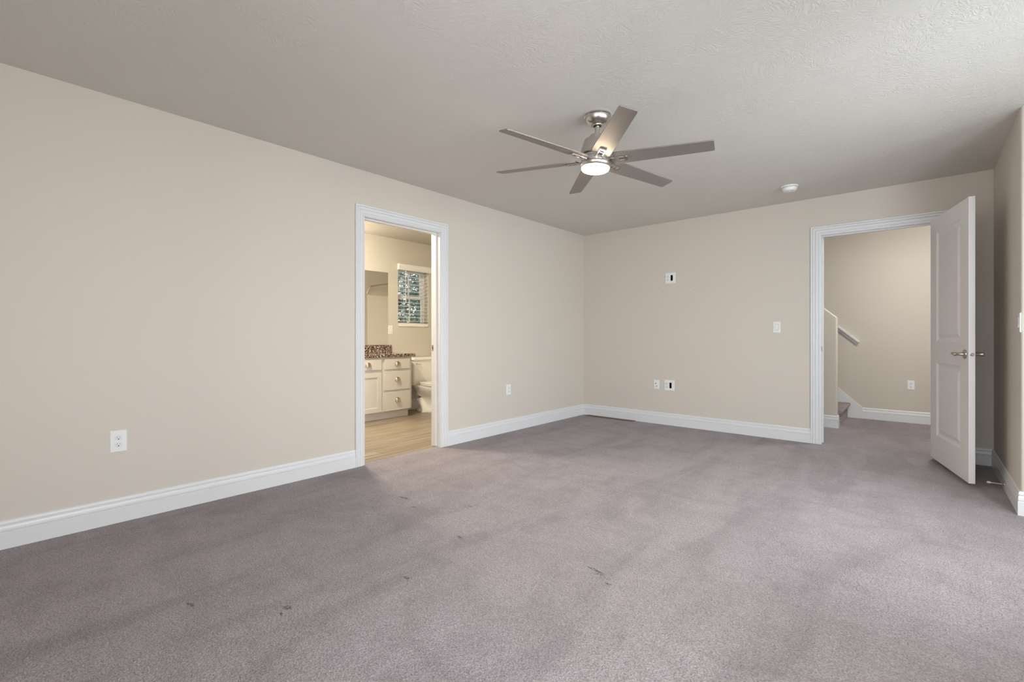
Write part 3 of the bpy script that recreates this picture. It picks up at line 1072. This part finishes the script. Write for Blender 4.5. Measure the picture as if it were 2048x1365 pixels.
bl_ = thing('ceiling_lamp', 'round ceiling lamp added out of sight to brighten the bathroom', 'ceiling lamp', (-1.0, -3.0, H))  # added lamp, never in view, evens out the bathroom light
MB().lathe([(0, 0), (.15, 0), (.15, -.018), (.14, -.022), (0, -.022)], None, 40).build('base', M_nickel, bl_)
MB().lathe([(0, -.02), (.135, -.02), (.13, -.045), (.10, -.07), (.05, -.083), (0, -.086)], None, 40).build('diffuser', M_bathfill, bl_)

# bathtub alcove (seen in the mirror)
tb = thing('bathtub', 'white alcove bathtub reflected in the bathroom mirror', 'bathtub', (-1.12, -.38, -.003))
TX0, TX1, TY0, TY1 = BX + .004, -.134, -.775, -.012
rings = [rrect(TX0, TX1, TY0, TY1, .02, -.002), rrect(TX0, TX1, TY0, TY1, .02, .49), rrect(TX0 + .006, TX1 - .006, TY0 + .006, TY1 - .006, .02, .505),
         rrect(TX0 + .07, TX1 - .07, TY0 + .07, TY1 - .06, .12, .505), rrect(TX0 + .09, TX1 - .09, TY0 + .085, TY1 - .08, .13, .48), rrect(TX0 + .16, TX1 - .2, TY0 + .12, TY1 - .11, .12, .16), rrect(TX0 + .22, TX1 - .28, TY0 + .17, TY1 - .16, .10, .13)]
MB().loft(rings).build('tub', M_tub, tb, world=True)
mb = MB()
mb.box(-.1345, -.129, -.790, -.0155, .506, 1.815)
mb.box(BX + .0005, BX + .006, -.790, -.0155, .506, 1.815)
mb.box(BX + .006, -.1345, -.0155, -.0095, .506, 1.815)
struct(mb.build('trim_4', M_tub, bevel=.0015), 'white tub surround panels reflected in the bathroom mirror', 'tub surround')
rd = thing('shower_rod', 'bent metal shower rod reflected in the bathroom mirror', 'shower rod', (-.13, -.80, 1.96))
MB().tube([(-.1295, -.800, 1.835), (-.145, -.785, 1.89), (-.160, -.762, 1.945), (-.178, -.752, 1.966), (-.22, -.750, 1.972), (-1.2, -.750, 1.972), (BX + .02, -.750, 1.972)], .0125, 14).build('rod', M_nickel2, rd, world=True)
MB().lathe([(0, 0), (.032, 0), (.030, .008), (.016, .014), (0, .015)], Matrix.Translation((BX + .0005, -.750, 1.972)) @ Matrix.Rotation(PI / 2, 4, 'Y'), 24).build('flange', M_nickel2, rd, world=True)

# ------------------------------------------------------------------ hall and stairs
sr = thing('staircase', 'carpeted staircase rising behind the half wall', 'stairs', (2.754, 1.64, 0), kind='structure')
RISE, RUN = .194, .211
for k in range(11):
    x = 2.754 - k * RUN
    z = k * RISE
    nose = []
    zt = z + RISE
    for i in range(9):
        t = -PI / 2 + PI * i / 8
        nose.append((x + .012 + .020 * math.cos(t), zt - .020 + .020 * math.sin(t)))
    poly = [(x - RUN + .012, max(z - .02, .0)), (x, max(z - .02, .0)), (x, zt - .040)] + nose + [(x - RUN + .012, zt)]
    MB().prism(poly, lambda a, b: (a, PY1 + .0005, b), lambda a, b: (a, HY - .0185, b)).build('step', M_stair, sr, world=True)
sk = [(2.912, 0), (2.912, .1425), (.35, .1425 + .922 * (2.912 - .35)), (.35, 1.9), (2.60, 0)]
o = MB().prism(sk, lambda a, b: (a, HY - .018, b), lambda a, b: (a, HY - .0005, b)).build('trim_3', M_trim, bevel=.001)
struct(o, 'white sloping skirt board on the hall wall beside the stairs', 'skirt board')

hr = thing('handrail', 'white sloping handrail on the hall wall above the stairs', 'handrail', (2.887, HY, .98))
ux, uz = math.cos(math.atan(.90)), math.sin(math.atan(.90))
prof = [(0, 0), (.016, 0), (.020, .004), (.021, .012), (.032, .026), (.044, .034), (.046, .040), (.046, .052), (.040, .058), (0, .058)]


def railpt(x, zb):
    return lambda t, b: (x + b * uz, HY - .0005 - t, zb + b * ux)


MB().prism(prof, railpt(2.846, .957), railpt(.6, .957 + .90 * 2.246)).build('rail', M_trim, hr, world=True)
hl = thing('ceiling_lamp', 'round hall ceiling lamp above the door opening', 'ceiling lamp', (3.62, .80, H))
MB().lathe([(0, 0), (.15, 0), (.15, -.018), (.14, -.022), (0, -.022)], None, 40).build('base', M_nickel, hl)
MB().lathe([(0, -.02), (.135, -.02), (.13, -.045), (.10, -.07), (.05, -.083), (0, -.086)], None, 40).build('diffuser', M_hallglobe, hl)


# ------------------------------------------------------------------ bedroom windows (outside the picture; side and rear ones added for fill light)
def big_window(name, p, q, a0, a1, z0, z1, label):
    d = Vector(q) - Vector(p)
    w = thing(name, label, 'window', (p[0], p[1], 0), math.atan2(d.y, d.x), kind='structure')
    e = .0005
    a0, a1, z0, z1 = a0 + e, a1 - e, z0 + e, z1 - e
    mb = MB()
    mb.box(a0, a0 + .045, .05, .11, z0, z1)
    mb.box(a1 - .045, a1, .05, .11, z0, z1)
    mb.box(a0 + .045, a1 - .045, .05, .11, z0, z0 + .045)
    mb.box(a0 + .045, a1 - .045, .05, .11, z1 - .045, z1)
    mb.build('frame', M_vinyl, w, bevel=.002)
    zc = (z0 + z1) / 2
    MB().box(a0 + .045, a1 - .045, .06, .10, zc - .02, zc + .02).build('meeting_rail', M_vinyl, w)
    MB().box(a0 + .045, a1 - .045, .102, .106, z0 + .045, z1 - .045).build('pane', M_glass, w)


big_window('window_2', (AX, RY), BAY[0], .40, 1.40, .66, 2.10, 'white straight window of the alcove')
big_window('window_3', BAY[0], BAY[1], .10, .86, .66, 2.10, 'white slanted window of the alcove')
big_window('added_window_4', BAY[1], (BAY[1][0], YR), .35, 1.75, .66, 2.10, 'unseen white window added right of the camera for fill light')
big_window('added_window_5', (BAY[1][0], YR), (0, YR), 4.35 - 4.25, 4.35 - 2.35, .66, 2.10, 'unseen white window added behind the camera for fill light')

# ------------------------------------------------------------------ outside the bathroom window
struct(MB().box(-22, BX - .3, -14, 16, -.5, -.4).build('ground', M_grass), 'lawn outside the bathroom window', 'lawn')
tree = thing('tree', 'leafy green tree seen through the bathroom blind', 'tree', (-5.6, 1.55, -.4))
MB().tube([(-5.6, 1.55, -.4), (-5.58, 1.52, .6), (-5.65, 1.6, 1.6), (-5.5, 1.7, 2.6), (-5.6, 1.5, 3.8)], [.14, .11, .09, .07, .03], 12).build('trunk', M_bark, tree, world=True)
mb = MB()
rnd = random.Random(11)
clumps = [(rnd.gauss(0, .95), rnd.gauss(0, 1.2), rnd.uniform(.3, 5.0)) for _ in range(170)]
for k in range(15000):
    cx_, cy_, cz_ = clumps[rnd.randrange(len(clumps))]
    p = Vector((-5.6 + cx_ + rnd.gauss(0, .26), 1.55 + cy_ + rnd.gauss(0, .26), cz_ + rnd.gauss(0, .24)))
    if p.x > -3.0 or p.z < 0:
        continue
    s_ = rnd.uniform(.045, .085)
    R = Matrix.Rotation(rnd.uniform(0, 2 * PI), 3, 'Z') @ Matrix.Rotation(rnd.uniform(-1.1, 1.1), 3, 'X') @ Matrix.Rotation(rnd.uniform(-1.1, 1.1), 3, 'Y')
    q = [Vector((-s_, 0, 0)), Vector((-.2 * s_, -.42 * s_, .08 * s_)), Vector((s_, 0, -.1 * s_)), Vector((-.2 * s_, .42 * s_, .08 * s_))]
    mb.add([p + R @ t for t in q], [(0, 1, 2, 3)])
mb.build('foliage', M_leaf, tree, world=True)
